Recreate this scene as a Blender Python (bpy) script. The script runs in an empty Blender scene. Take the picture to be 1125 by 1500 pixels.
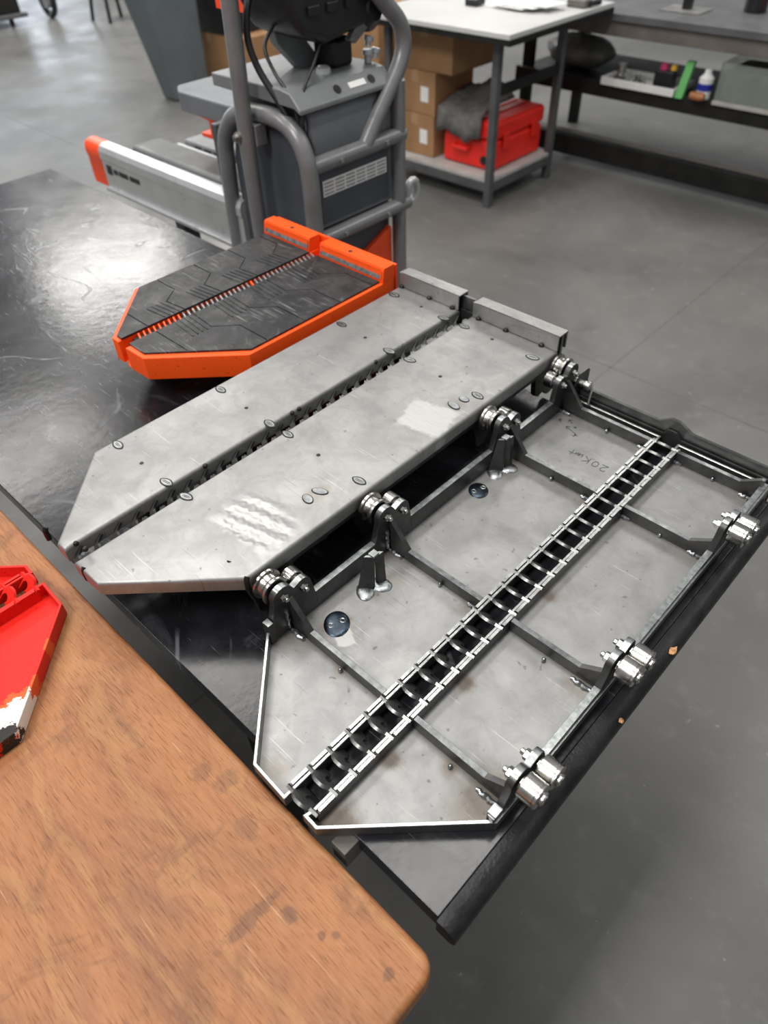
import bpy, bmesh, math, random
from mathutils import Vector, Matrix
random.seed(7)
S = bpy.context.scene
COL = S.collection
R = math.radians
TZ = 0.9                                   # height of the bench tops above the floor; z below is measured from the bench top

# ------------------------------------------------------------------ camera
def setup_camera():
    f, pitch, yaw, roll, H = 1030.0, R(44.92), R(135.2), R(-2.4), 0.8
    fw = Vector((math.cos(yaw)*math.cos(pitch), math.sin(yaw)*math.cos(pitch), -math.sin(pitch)))
    rt = Vector((math.sin(yaw), -math.cos(yaw), 0)); up = rt.cross(fw)
    r = rt*math.cos(roll) + up*math.sin(roll); u = -rt*math.sin(roll) + up*math.cos(roll)
    cd = bpy.data.cameras.new('camera'); co = bpy.data.objects.new('camera', cd); COL.objects.link(co)
    m = Matrix(((r.x, u.x, -fw.x, 0), (r.y, u.y, -fw.y, 0), (r.z, u.z, -fw.z, H+TZ), (0, 0, 0, 1)))
    co.matrix_world = m
    cd.sensor_fit = 'VERTICAL'; cd.sensor_height = 36.0; cd.lens = f/1500*36
    cd.clip_start = 0.02; cd.clip_end = 100
    cd.dof.use_dof = True; cd.dof.focus_distance = 0.94; cd.dof.aperture_fstop = 4.3
    S.camera = co
setup_camera()

# ------------------------------------------------------------------ light
W = bpy.data.worlds.new('world'); S.world = W; W.use_nodes = True
W.node_tree.nodes['Background'].inputs[0].default_value = (0.93, 0.97, 1.0, 1)
W.node_tree.nodes['Background'].inputs[1].default_value = 0.28
def panel(name, x, y, sx, sy, power, z=3.7, col=(1, .97, .93)):
    l = bpy.data.lights.new(name, 'AREA'); l.shape = 'RECTANGLE'; l.size = sx; l.size_y = sy
    l.energy = power; l.color = col
    o = bpy.data.objects.new(name, l); COL.objects.link(o); o.location = (x, y, z+TZ)
for (x, y, w) in [(-0.9, 1.05, 60), (-2.9, 1.0, 62), (-6.4, 1.2, 85), (-9.3, 4.1, 190), (-5.6, 5.2, 95), (-2.6, 5.6, 70), (2.4, 1.6, 22), (1.2, 5.2, 55), (-0.9, -2.2, 150), (-4, -2.2, 75), (-12, 8.5, 150), (-7, 9, 120)]:
    panel('ceiling_lamp', x, y, 0.75, 1.9, w)
def bay_door():
    l = bpy.data.lights.new('bay_door_daylight', 'AREA'); l.shape = 'RECTANGLE'; l.size = 3.4; l.size_y = 6.0
    l.energy = 150; l.color = (.80, .88, 1.0)
    o = bpy.data.objects.new('bay_door_daylight', l); COL.objects.link(o); o.location = (-17.5, 6.0, 1.75); o.rotation_euler = (0, R(-90), 0)
bay_door()
S.view_settings.view_transform = 'Standard'; S.view_settings.look = 'None'
S.view_settings.gamma = 1; S.view_settings.exposure = 0.0; S.view_settings.use_curve_mapping = False

# ------------------------------------------------------------------ node helpers
class NT:
    def __init__(s, name):
        s.m = bpy.data.materials.new(name); s.m.use_nodes = True
        s.t = s.m.node_tree; s.b = s.t.nodes['Principled BSDF']
        s.co = s.n('ShaderNodeTexCoord').outputs['Object']
    def n(s, typ, **kw):
        x = s.t.nodes.new(typ)
        for k, v in kw.items(): setattr(x, k, v)
        return x
    def put(s, sock, v):
        if isinstance(v, bpy.types.NodeSocket): s.t.links.new(v, sock)
        elif isinstance(v, (tuple, list)) and len(v) == 3 and sock.type == 'RGBA': sock.default_value = (*v, 1)
        else: sock.default_value = v
    def noise(s, scale, detail=4, rough=.55, co=None, dist=0.0):
        x = s.n('ShaderNodeTexNoise'); s.put(x.inputs['Vector'], co or s.co)
        x.inputs['Scale'].default_value = scale; x.inputs['Detail'].default_value = detail
        x.inputs['Roughness'].default_value = rough; x.inputs['Distortion'].default_value = dist
        return x.outputs['Fac']
    def map(s, rot=(0, 0, 0), sc=(1, 1, 1), loc=(0, 0, 0), co=None):
        x = s.n('ShaderNodeMapping'); s.put(x.inputs['Vector'], co or s.co)
        x.inputs['Rotation'].default_value = [R(a) for a in rot]; x.inputs['Scale'].default_value = sc; x.inputs['Location'].default_value = loc
        return x.outputs[0]
    def rng(s, v, a, b, c=0.0, d=1.0, smooth=False):
        x = s.n('ShaderNodeMapRange'); x.clamp = True
        if smooth: x.interpolation_type = 'SMOOTHSTEP'
        s.put(x.inputs[0], v)
        for i, q in enumerate((a, b, c, d)): s.put(x.inputs[1+i], q)
        return x.outputs[0]
    def math(s, op, a, b=0.0):
        x = s.n('ShaderNodeMath', operation=op); s.put(x.inputs[0], a); s.put(x.inputs[1], b); return x.outputs[0]
    def mix(s, f, a, b):
        x = s.n('ShaderNodeMix', data_type='RGBA'); s.put(x.inputs[0], f); s.put(x.inputs[6], a); s.put(x.inputs[7], b); return x.outputs[2]
    def bump(s, h, dist=.001, strength=.5):
        x = s.n('ShaderNodeBump'); s.put(x.inputs['Height'], h); x.inputs['Distance'].default_value = dist; x.inputs['Strength'].default_value = strength
        return x.outputs[0]
    def dist(s, p, sx=1, sy=1, rot=0, box=False):
        """distance in the xy plane from p, scaled"""
        v = s.map((0, 0, 0), (1, 1, 0), (-p[0], -p[1], 0))
        v = s.map((0, 0, rot), (1/sx, 1/sy, 0), co=v)
        if box:
            a = s.n('ShaderNodeVectorMath', operation='ABSOLUTE'); s.put(a.inputs[0], v)
            q = s.n('ShaderNodeSeparateXYZ'); s.put(q.inputs[0], a.outputs[0]); return s.math('MAXIMUM', q.outputs[0], q.outputs[1])
        x = s.n('ShaderNodeVectorMath', operation='LENGTH'); s.put(x.inputs[0], v); return x.outputs['Value']
    def scratches(s, specs, base_scale=1.0):
        """thin strokes: stretched noise bands, broken up by a coarse mask"""
        out = None
        for k, (ang, length, thin, lo) in enumerate(specs):
            v = s.map((0, 0, ang), (length, thin, length), (k*3.7, k*1.3, 0))
            a = s.rng(s.noise(1.0, 2, .5, v, .3), lo, lo+.03)
            mk = s.rng(s.noise(9*base_scale+k, 2, .5), .5, .62)
            q = s.math('MULTIPLY', a, mk); out = q if out is None else s.math('MAXIMUM', out, q)
        return out
    def set(s, base=None, rough=None, metal=None, normal=None, **kw):
        for k, v in (('Base Color', base), ('Roughness', rough), ('Metallic', metal), ('Normal', normal)):
            if v is not None: s.put(s.b.inputs[k], v)
        for k, v in kw.items(): s.put(s.b.inputs[k.replace('_', ' ')], v)
        return s.m
def plain(name, c, rough=.5, metal=0.0, var=.25, sc=25, bump=0.0, spec=.5):
    t = NT(name); nz = t.noise(sc, 5)
    lo = tuple(x*(1-var) for x in c); hi = tuple(min(1, x*(1+var)) for x in c)
    kw = {}
    if bump: kw['normal'] = t.bump(t.noise(sc*6, 3), bump, .4)
    return t.set(t.mix(t.rng(nz, .3, .7), lo, hi), t.rng(t.noise(sc*.6, 4), .3, .7, max(.03, rough-.08), rough+.08), metal, Specular_IOR_Level=spec, **kw)

# platform steel: mill-finish sheet, with scorch round the welds and hand-ground places
def deck_steel(name, scorch=(), ground=(), waves=None, c0=(.30, .30, .30), c1=(.47, .47, .465), rough=.45):
    t = NT(name)
    f = t.rng(t.noise(9, 6, .6, dist=.6), .3, .72)
    col = t.mix(f, c0, c1)
    st = t.rng(t.noise(5, 5, .65, dist=1.2), .4, .7)
    col = t.mix(t.math('MULTIPLY', st, .25), col, tuple(v*1.25 for v in c1))
    sp = t.rng(t.noise(95, 2, .4), .70, .76)
    col = t.mix(t.math('MULTIPLY', sp, .45), col, (.12, .11, .10))
    sc = t.scratches([(20, 6, 460, .685), (-38, 7, 400, .69), (75, 8, 440, .70), (140, 9, 430, .70)])
    col = t.mix(t.math('MULTIPLY', sc, .6), col, tuple(v*1.75 for v in c1))
    dk = t.scratches([(-12, 9, 420, .70), (50, 8, 430, .705), (105, 9, 430, .70)], .7)
    col = t.mix(t.math('MULTIPLY', dk, .45), col, tuple(v*.35 for v in c0))
    mo = t.rng(t.noise(24, 5, .7, dist=.8), .45, .72)
    col = t.mix(t.math('MULTIPLY', mo, .38), col, tuple(v*.62 for v in c0))
    ro = t.math('ADD', t.rng(f, 0, 1, rough+.07, rough-.06), t.math('MULTIPLY', sp, .12))
    h = t.math('ADD', t.math('MULTIPLY', t.noise(120, 3), .25), t.math('MULTIPLY', t.noise(6, 3), 1.0))
    burn = None
    ns = t.rng(t.noise(70, 4, .65), .2, .8, .55, 1.25)
    for (x, y, rad, a) in scorch:
        d = t.math('MULTIPLY', t.dist((x, y), rad, rad), ns)
        q = t.rng(d, 0.25, 1.0, a, 0.0, True)
        burn = q if burn is None else t.math('MAXIMUM', burn, q)
    if burn is not None:
        col = t.mix(t.math('MULTIPLY', t.rng(burn, .05, .5), .75), col, t.mix(.55, col, (.25, .185, .12)))
        col = t.mix(t.rng(burn, .35, 1.0), col, (.045, .036, .03))
        ro = t.math('ADD', ro, t.math('MULTIPLY', burn, .2))
    for (x, y, sx, sy, rot, c, rr) in ground:
        d = t.math('ADD', t.dist((x, y), sx, sy, rot, True), t.rng(t.noise(38, 5, .65), .2, .8, -.32, .32))
        q = t.rng(d, .8, 1.05, 1, 0, True)
        br = t.noise(1, 3, .6, t.map((0, 0, rot), (26, 420, 1)))
        col = t.mix(q, col, t.mix(t.rng(br, .3, .7), tuple(v*.86 for v in c), c))
        ro = t.mix(q, ro, (rr, rr, rr))
    if waves:
        (x, y, sx, sy, rot, per) = waves
        v = t.map((0, 0, 0), (1, 1, 0), (-x, -y, 0)); v = t.map((0, 0, rot), (1, 1, 1), co=v)
        w = t.n('ShaderNodeTexWave', wave_type='BANDS', bands_direction='Y'); t.put(w.inputs['Vector'], v)
        w.inputs['Scale'].default_value = 1/per; w.inputs['Distortion'].default_value = 1.2; w.inputs['Detail'].default_value = 0; w.inputs['Detail Scale'].default_value = 9
        mk = t.rng(t.dist((x, y), sx, sy, rot), .6, 1.0, 1, 0, True)
        h = t.math('ADD', h, t.math('MULTIPLY', t.math('MULTIPLY', w.outputs['Fac'], mk), 3.6))
    return t.set(col, ro, .93, t.bump(h, .0007, .6))
def painted(name, c, chips=None, wear=(.55, .55, .54), lo=.74):
    t = NT(name)
    col = t.mix(t.rng(t.noise(14, 4), .35, .7), tuple(v*.93 for v in c), c)
    sp = t.rng(t.noise(130, 2, .4), .69, .75)
    col = t.mix(t.math('MULTIPLY', sp, .5), col, tuple(v*.25 for v in c))
    sc = t.scratches([(15, 6, 300, lo), (-50, 6, 300, lo+.01)])
    col = t.mix(t.math('MULTIPLY', sc, .4), col, wear)
    if chips:
        for (x, y, sx, sy, rot, cc) in chips:
            d = t.math('ADD', t.dist((x, y), sx, sy, rot), t.rng(t.noise(60, 5, .7), 0, 1, -.7, .7))
            col = t.mix(t.rng(d, .95, 1.0, 1, 0), col, cc)
    return t.set(col, t.rng(t.noise(20, 3), .3, .7, .36, .48), 0.0, t.bump(t.noise(200, 3), .0004, .3), Specular_IOR_Level=.28)

M = {}
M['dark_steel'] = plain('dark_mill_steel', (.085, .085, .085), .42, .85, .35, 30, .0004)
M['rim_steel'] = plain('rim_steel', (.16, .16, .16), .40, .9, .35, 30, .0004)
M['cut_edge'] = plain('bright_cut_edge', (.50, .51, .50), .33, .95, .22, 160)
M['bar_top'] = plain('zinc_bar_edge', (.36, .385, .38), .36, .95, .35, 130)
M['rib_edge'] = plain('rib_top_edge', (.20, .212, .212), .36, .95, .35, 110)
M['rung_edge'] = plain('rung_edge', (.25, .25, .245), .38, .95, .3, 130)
M['roller'] = plain('turned_roller_steel', (.47, .455, .43), .25, 1.0, .12, 40)
M['zinc'] = plain('zinc_bolt', (.50, .50, .475), .27, 1.0, .15, 60)
M['weld'] = plain('weld_bead', (.34, .36, .37), .3, .95, .4, 150, .0008)
M['weld_blue'] = plain('blued_plug_weld', (.045, .06, .078), .30, .95, .4, 90, .0006)
M['weld_ring'] = plain('weld_rim_dark', (.038, .036, .034), .45, .8, .3, 90)
M['weld_ground'] = plain('ground_plug_weld', (.33, .345, .35), .36, .95, .3, 140, .0004)
M['bore'] = plain('dark_bore', (.02, .02, .02), .6, .3)
M['orange'] = painted('orange_paint', (1.0, .10, .010))
M['orange_worn'] = painted('worn_orange_lip', (1.0, .10, .010), wear=(.65, .6, .55), lo=.56)
M['red'] = painted('red_paint', (.72, .017, .010), chips=[(-.168, .118, .028, .038, 40, (.78, .10, .02)), (-.183, .125, .036, .030, 44, (.80, .76, .70)), (-.196, .150, .018, .022, 40, (.02, .018, .016)), (-.12, .05, .012, .010, 0, (.80, .10, .02))])
M['ink'] = plain('black_marker_ink', (.03, .03, .035), .5, 0, .2, 50)
M['lip_steel'] = plain('scuffed_bare_lip', (.33, .33, .33), .42, .6, .5, 120)

def rubber():
    t = NT('black_rubber_mat')
    col = t.mix(t.rng(t.noise(16, 5, .65, dist=1.0), .45, .75), (.008, .008, .009), (.045, .045, .046))
    sc = t.scratches([(35, 10, 260, .64), (-20, 9, 260, .65), (70, 10, 240, .65), (100, 9, 260, .66)])
    col = t.mix(t.math('MULTIPLY', sc, .5), col, (.28, .28, .275))
    wr = t.rng(t.noise(22, 7, .75, dist=2.0), .56, .70)
    col = t.mix(t.math('MULTIPLY', wr, .5), col, (.17, .17, .165))
    return t.set(col, t.rng(t.noise(25, 3), .3, .7, .42, .6), 0, t.bump(t.noise(160, 3), .0006, .4))
M['rubber'] = rubber()

def bench_black():
    t = NT('black_bench_laminate')
    col = t.mix(t.rng(t.noise(5, 6, .65, dist=1.0), .42, .72), (.0085, .009, .0105), (.030, .032, .037))
    sc = t.scratches([(12, 11, 330, .70), (-33, 14, 300, .71), (62, 12, 310, .71), (104, 15, 330, .715), (150, 10, 300, .71)], .8)
    wv = t.n('ShaderNodeTexWave', wave_type='RINGS'); t.put(wv.inputs['Vector'], t.map((0, 0, 0), (1, 1, 0)))
    wv.inputs['Scale'].default_value = 1.3; wv.inputs['Distortion'].default_value = 26; wv.inputs['Detail'].default_value = 2; wv.inputs['Detail Scale'].default_value = 1.6
    curl = t.math('MULTIPLY', t.rng(wv.outputs['Fac'], .985, 1.0), t.rng(t.noise(8, 3), .5, .62))
    sc = t.math('MAXIMUM', sc, t.math('MULTIPLY', curl, .7))
    col = t.mix(t.math('MULTIPLY', sc, .5), col, (.24, .25, .27))
    fl = t.rng(t.noise(60, 5, .75), .70, .74)
    col = t.mix(t.math('MULTIPLY', fl, .3), col, (.30, .30, .30))
    sm = t.rng(t.noise(6, 6, .7, t.map((0, 0, 25), (1, 2.2, 1)), 1.5), .56, .72)
    col = t.mix(t.math('MULTIPLY', sm, .35), col, (.10, .105, .115))
    ro = t.math('ADD', t.rng(t.noise(9, 5, .65), .25, .75, .17, .25), t.math('MULTIPLY', sc, .15))
    return t.set(col, ro, 0, t.bump(t.math('ADD', t.noise(50, 4), t.math('MULTIPLY', t.noise(9, 3), 1.6)), .0008, .4), Specular_IOR_Level=.36)
M['bench_black'] = bench_black()
M['band_black'] = plain('black_edge_band', (.013, .013, .014), .40, 0, .5, 45, .0016, .28)

WOOD_STAINS = [(-.238, .075, .012, .009, 0, .85), (-.265, .045, .010, .045, 50, .7), (-.40, .118, .014, .02, 20, .55), (-.43, .105, .014, .014, 0, .5), (-.128, .108, .006, .008, 0, .8), (-.34, .10, .02, .012, 30, .5), (-.54, .075, .05, .006, 30, .35), (-.60, -.02, .006, .06, 10, .3), (-.20, .085, .005, .005, 0, .85), (-.19, .095, .005, .005, 0, .8)]
def wood():
    t = NT('stained_plywood')
    w = t.n('ShaderNodeTexWave', wave_type='BANDS', bands_direction='Y'); t.put(w.inputs['Vector'], t.map((0, 0, 6), (.9, 1.7, 1)))
    w.inputs['Scale'].default_value = 2.1; w.inputs['Distortion'].default_value = 11; w.inputs['Detail'].default_value = 3; w.inputs['Detail Scale'].default_value = 1.3; w.inputs['Detail Roughness'].default_value = .6
    fig = w.outputs['Fac']
    big = t.rng(t.noise(2.6, 6, .65, t.map((0, 0, 0), (1, 1.7, 1)), 1.2), .3, .7)
    col = t.mix(big, (.155, .050, .019), (.40, .158, .056))
    col = t.mix(t.math('MULTIPLY', t.rng(fig, .5, 1.0), .24), col, (.43, .18, .055))
    col = t.mix(t.math('MULTIPLY', t.rng(fig, .0, .16, 1, 0), .25), col, (.47, .25, .085))
    col = t.mix(t.math('MULTIPLY', t.math('MULTIPLY', t.rng(fig, .10, .13), t.rng(fig, .16, .13)), .28), col, (.14, .05, .02))
    gr = t.rng(t.noise(1, 4, .65, t.map((0, 0, 0), (30, 330, 1))), .35, .68)
    col = t.mix(t.math('MULTIPLY', gr, .27), col, (.52, .27, .13))
    pores = t.rng(t.noise(1, 2, .5, t.map((0, 0, 3), (42, 600, 1), (2, 5, 0))), .58, .70)
    col = t.mix(t.math('MULTIPLY', pores, .42), col, (.11, .042, .018))
    cl = t.rng(t.noise(5, 6, .72, dist=1.8), .56, .76)
    col = t.mix(t.math('MULTIPLY', cl, .65), col, (.085, .036, .020))
    bl = t.rng(t.noise(14, 5, .7, t.map((0, 0, 0), (.6, 1, 1), (4, 2, 0)), 1.0), .69, .76)
    col = t.mix(t.math('MULTIPLY', bl, .7), col, (.045, .028, .026))
    cr = t.scratches([(3, 2.4, 190, .72), (-35, 4, 300, .735), (60, 5, 300, .735)], .5)
    col = t.mix(t.math('MULTIPLY', cr, .6), col, (.055, .028, .018))
    lt = t.scratches([(40, 7, 300, .72), (18, 8, 300, .715), (-20, 9, 320, .72)], .7)
    col = t.mix(t.math('MULTIPLY', lt, .5), col, (.66, .43, .26))
    for (x, y, sx, sy, rot, a) in WOOD_STAINS:
        d = t.math('ADD', t.dist((x+.9235, y+.4515), sx, sy, rot), t.rng(t.noise(70, 4, .7), .2, .8, -.6, .6))
        col = t.mix(t.rng(d, .5, 1.1, a*.6, 0, True), col, (.055, .028, .022))
    h = t.math('ADD', gr, t.math('MULTIPLY', pores, -1.0))
    return t.set(col, t.rng(t.noise(6, 4), .3, .7, .40, .55), 0, t.bump(h, .0005, .6), Specular_IOR_Level=.4)
M['wood'] = wood()
M['wood_edge'] = plain('worn_plywood_edge', (.27, .10, .035), .5, 0, .5, 30, .0006)

def concrete():
    t = NT('sealed_concrete')
    col = t.mix(t.rng(t.noise(.9, 6, .6, dist=.7), .3, .7), (.105, .104, .099), (.185, .182, .172))
    col = t.mix(t.math('MULTIPLY', t.rng(t.noise(11, 6, .7), .55, .75), .35), col, (.30, .295, .28))
    col = t.mix(t.math('MULTIPLY', t.rng(t.noise(26, 3, .6), .70, .74), .5), col, (.40, .39, .375))
    col = t.mix(t.math('MULTIPLY', t.rng(t.noise(3.2, 5, .7), .60, .74), .5), col, (.075, .073, .07))
    return t.set(col, t.rng(t.noise(2.3, 5), .3, .7, .27, .44), 0, t.bump(t.noise(30, 5), .001, .25))
M['concrete'] = concrete()
M['joint'] = plain('joint_filler', (.115, .113, .108), .5)
M['tube_grey'] = plain('grey_tube_paint', (.19, .192, .195), .33, .2, .1, 20)
M['body_dark'] = plain('charcoal_body', (.058, .066, .080), .42, 0, .15, 12)
M['body_mid'] = plain('grey_body', (.15, .163, .178), .45, .1, .12, 12)
M['body_light'] = plain('light_grey_body', (.185, .195, .20), .42, .1, .12, 12)
M['alu'] = plain('silver_rail', (.55, .56, .57), .33, .55, .08, 14)
M['black_plastic'] = plain('black_plastic', (.012, .012, .013), .38, 0, .3, 20)
M['white'] = plain('white_sticker', (.80, .80, .78), .5, 0, .05)
M['grey_print'] = plain('grey_print', (.33, .33, .34), .6, 0, .1)
M['safety_orange'] = plain('orange_plastic', (.93, .075, .010), .4, 0, .06)
M['white_top'] = plain('white_laminate', (.56, .56, .55), .4, 0, .05, 5)
M['frame_grey'] = plain('grey_frame_paint', (.085, .088, .09), .45, .1, .2, 15)
M['shelf_grey'] = plain('pale_shelf_board', (.42, .40, .38), .6, 0, .12, 10)
M['card'] = plain('cardboard', (.34, .185, .085), .8, 0, .12, 8)
M['tape'] = plain('packing_tape', (.42, .26, .13), .45, 0, .1)
M['case_red'] = plain('red_case_plastic', (.80, .022, .012), .42, 0, .08, 10)
M['cloth'] = plain('grey_cloth', (.115, .11, .105), .85, 0, .3, 30, .002)
M['bench_far'] = plain('dark_grey_bench_top', (.115, .117, .12), .45, .1, .2, 7)
M['frame_black'] = plain('black_frame', (.016, .0155, .015), .55, 0, .3, 12, 0, .2)
M['brown_rail'] = plain('dull_brown_rail', (.15, .135, .12), .55, .1, .2, 9)
M['green'] = plain('green_board', (.10, .40, .10), .5, 0, .1)
M['blue'] = plain('blue_label', (.02, .03, .32), .4, 0, .1)
M['copper'] = plain('copper_brown', (.42, .17, .07), .5, .2, .2)
M['bin_grey'] = plain('bin_grey', (.10, .118, .125), .5, 0, .12, 5)
M['pink'] = plain('magenta_cap', (.45, .03, .12), .4)
M['yellow'] = plain('yellow_plastic', (.75, .42, .05), .4)
t = NT('clear_acrylic'); M['acrylic'] = t.set((.80, .86, .80), .06, 0, Transmission_Weight=.85, IOR=1.45)
M['silver_bag'] = plain('smoky_plastic_bag', (.20, .195, .185), .4, 0, .4, 9, .003)
M['chip'] = plain('exposed_chipboard', (.52, .27, .12), .8, 0, .4, 200)

# ------------------------------------------------------------------ mesh helpers
def smooth_path(P, k=4):
    P = [Vector(p) for p in P]; out = []
    for i in range(len(P)-1):
        a, b, c, d = P[max(i-1, 0)], P[i], P[i+1], P[min(i+2, len(P)-1)]
        for j in range(k):
            t = j/k; out.append(.5*((2*b)+(c-a)*t+(2*a-5*b+4*c-d)*t*t+(3*b-a-3*c+d)*t**3))
    return out+[P[-1]]
class MB:
    def __init__(s): s.v = []; s.f = []; s.mi = []
    def add(s, vs, fs, mi=0):
        k = len(s.v); s.v += [tuple(p) for p in vs]; s.f += [[i+k for i in q] for q in fs]; s.mi += [mi]*len(fs); return s
    def box(s, x0, x1, y0, y1, z0, z1, mi=0):
        return s.add([(x0,y0,z0),(x1,y0,z0),(x1,y1,z0),(x0,y1,z0),(x0,y0,z1),(x1,y0,z1),(x1,y1,z1),(x0,y1,z1)],
                     [(0,3,2,1),(4,5,6,7),(0,1,5,4),(1,2,6,5),(2,3,7,6),(3,0,4,7)], mi)
    def prism(s, poly, plane, a0, a1, mi=0):
        def P(u, w, a): return {'xy': (u, w, a), 'xz': (u, a, w), 'yz': (a, u, w)}[plane]
        n = len(poly)
        vs = [P(u, w, a0) for u, w in poly] + [P(u, w, a1) for u, w in poly]
        fs = [tuple(range(n))[::-1], tuple(range(n, 2*n))] + [(i, (i+1) % n, n+(i+1) % n, n+i) for i in range(n)]
        return s.add(vs, fs, mi)
    def tube(s, path, r, seg=10, closed=False, caps=True, mi=0):
        P = [Vector(p) for p in path]; n = len(P); rings = []
        up = None
        for i, p in enumerate(P):
            if closed: d = (P[(i+1) % n]-P[i-1]).normalized()
            else: d = (P[min(i+1, n-1)]-P[max(i-1, 0)]).normalized()
            if up is None:
                up = Vector((0, 0, 1)) if abs(d.z) < .9 else Vector((1, 0, 0))
            a = (up - d*up.dot(d)).normalized(); up = a; b = d.cross(a)
            rr = r[i] if isinstance(r, (list, tuple)) else r
            rings.append([p + a*(rr*math.cos(2*math.pi*k/seg)) + b*(rr*math.sin(2*math.pi*k/seg)) for k in range(seg)])
        vs = [q for ring in rings for q in ring]; fs = []
        for i in range(n if closed else n-1):
            j = (i+1) % n
            fs += [(i*seg+k, i*seg+(k+1) % seg, j*seg+(k+1) % seg, j*seg+k) for k in range(seg)]
        if caps and not closed: fs += [tuple(range(seg))[::-1], tuple(range((n-1)*seg, n*seg))]
        return s.add(vs, fs, mi)
    def lathe(s, org, axis, prof, seg=24, mi=0, phase=0.0):
        """prof: (distance along axis, radius)"""
        o = Vector(org); d = Vector(axis).normalized()
        a = (Vector((0, 0, 1)) if abs(d.z) < .9 else Vector((1, 0, 0))); a = (a-d*a.dot(d)).normalized(); b = d.cross(a)
        vs = []; fs = []
        for (t, r) in prof:
            vs += [o+d*t+a*(r*math.cos(2*math.pi*k/seg+phase))+b*(r*math.sin(2*math.pi*k/seg+phase)) for k in range(seg)]
        for i in range(len(prof)-1):
            fs += [(i*seg+k, i*seg+(k+1) % seg, (i+1)*seg+(k+1) % seg, (i+1)*seg+k) for k in range(seg)]
        fs += [tuple(range(seg))[::-1], tuple(range((len(prof)-1)*seg, len(prof)*seg))]
        return s.add(vs, fs, mi)
    def cyl(s, p0, p1, r, seg=16, mi=0):
        d = Vector(p1)-Vector(p0); return s.lathe(p0, d, [(0, r), (d.length, r)], seg, mi)
    def blob(s, c, rx, ry, rz, nu=14, nv=7, mi=0, half=False, rot=0.0, jit=0.0):
        vs = []; fs = []
        ca, sa = math.cos(rot), math.sin(rot)
        for i in range(nv+1):
            th = (math.pi*.5 if half else math.pi)*i/nv
            for k in range(nu):
                ph = 2*math.pi*k/nu; j = 1+random.uniform(-jit, jit)
                x, y, z = rx*math.sin(th)*math.cos(ph)*j, ry*math.sin(th)*math.sin(ph)*j, rz*math.cos(th)*j
                vs.append((c[0]+x*ca-y*sa, c[1]+x*sa+y*ca, c[2]+z))
        for i in range(nv):
            fs += [(i*nu+k, (i+1)*nu+k, (i+1)*nu+(k+1) % nu, i*nu+(k+1) % nu) for k in range(nu)]
        return s.add(vs, fs, mi)
MESHES = {}
def obj(name, mb, mats, parent=None, bevel=0.0, seg=2, smooth=35, topmat=None, off=None, key=None, topz=.85):
    """one mesh object; vertices are given in the frame of the thing's root (or world when off is set)"""
    if not isinstance(mats, (list, tuple)): mats = [mats]
    if key and key in MESHES: me = MESHES[key]
    else:
        me = bpy.data.meshes.new(name)
        vs = mb.v if off is None else [(x-off[0], y-off[1], z-off[2]) for x, y, z in mb.v]
        me.from_pydata(vs, [], mb.f)
        for m in mats: me.materials.append(M[m] if isinstance(m, str) else m)
        for p, i in zip(me.polygons, mb.mi): p.material_index = i
        bm = bmesh.new(); bm.from_mesh(me); bmesh.ops.remove_doubles(bm, verts=bm.verts, dist=1e-6); bmesh.ops.recalc_face_normals(bm, faces=bm.faces); bm.to_mesh(me); bm.free()
        if topmat is not None:
            for p in me.polygons:
                if p.normal.z > topz: p.material_index = topmat
        for p in me.polygons: p.use_smooth = True
        me.set_sharp_from_angle(angle=R(smooth))
        if key: MESHES[key] = me
    o = bpy.data.objects.new(name, me); COL.objects.link(o)
    if parent: o.parent = parent
    if bevel:
        b = o.modifiers.new('bevel', 'BEVEL'); b.width = bevel; b.segments = seg; b.limit_method = 'ANGLE'; b.angle_limit = R(40); b.harden_normals = True
    return o
def tag(o, label, cat, group=None, kind=None):
    o['label'] = label; o['category'] = cat
    if group: o['group'] = group
    if kind: o['kind'] = kind
    return o
def thing(name, label, cat, loc, rot=(0, 0, 0), group=None):
    o = bpy.data.objects.new(name, None); COL.objects.link(o); o.empty_display_size = .05
    o.location = (loc[0], loc[1], loc[2]+TZ); o.rotation_euler = rot
    return tag(o, label, cat, group)
OFF = [Vector((0, 0, 0))]
class Thing:
    """parts given in bench-top coordinates (z=0 at bench top), stored relative to the root"""
    def __init__(s, name, label, cat, loc, group=None):
        s.loc = loc; s.r = thing(name, label, cat, Vector(loc)+OFF[0], group=group)
    def part(s, name, mb, mat, parent=None, label=None, **kw):
        o = obj(name, mb, mat, parent or s.r, off=s.loc, **kw)
        if label: o['label'] = label
        return o

# ------------------------------------------------------------------ the setting
def build_floor():
    o = obj('floor', MB().box(-16, 6, -5, 13, -.08, 0), 'concrete'); o['kind'] = 'structure'
    j = obj('trim_1', MB().box(-16, 6, 2.470, 2.475, .0, .0006), 'joint'); j['kind'] = 'structure'
    j = obj('trim_2', MB().box(-4.75, -4.745, -5, 13, .0, .0006), 'joint'); j['kind'] = 'structure'
    j = obj('trim_3', MB().box(-1.093, -1.088, -5, 13, .0, .0006), 'joint'); j['kind'] = 'structure'
build_floor()

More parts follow.
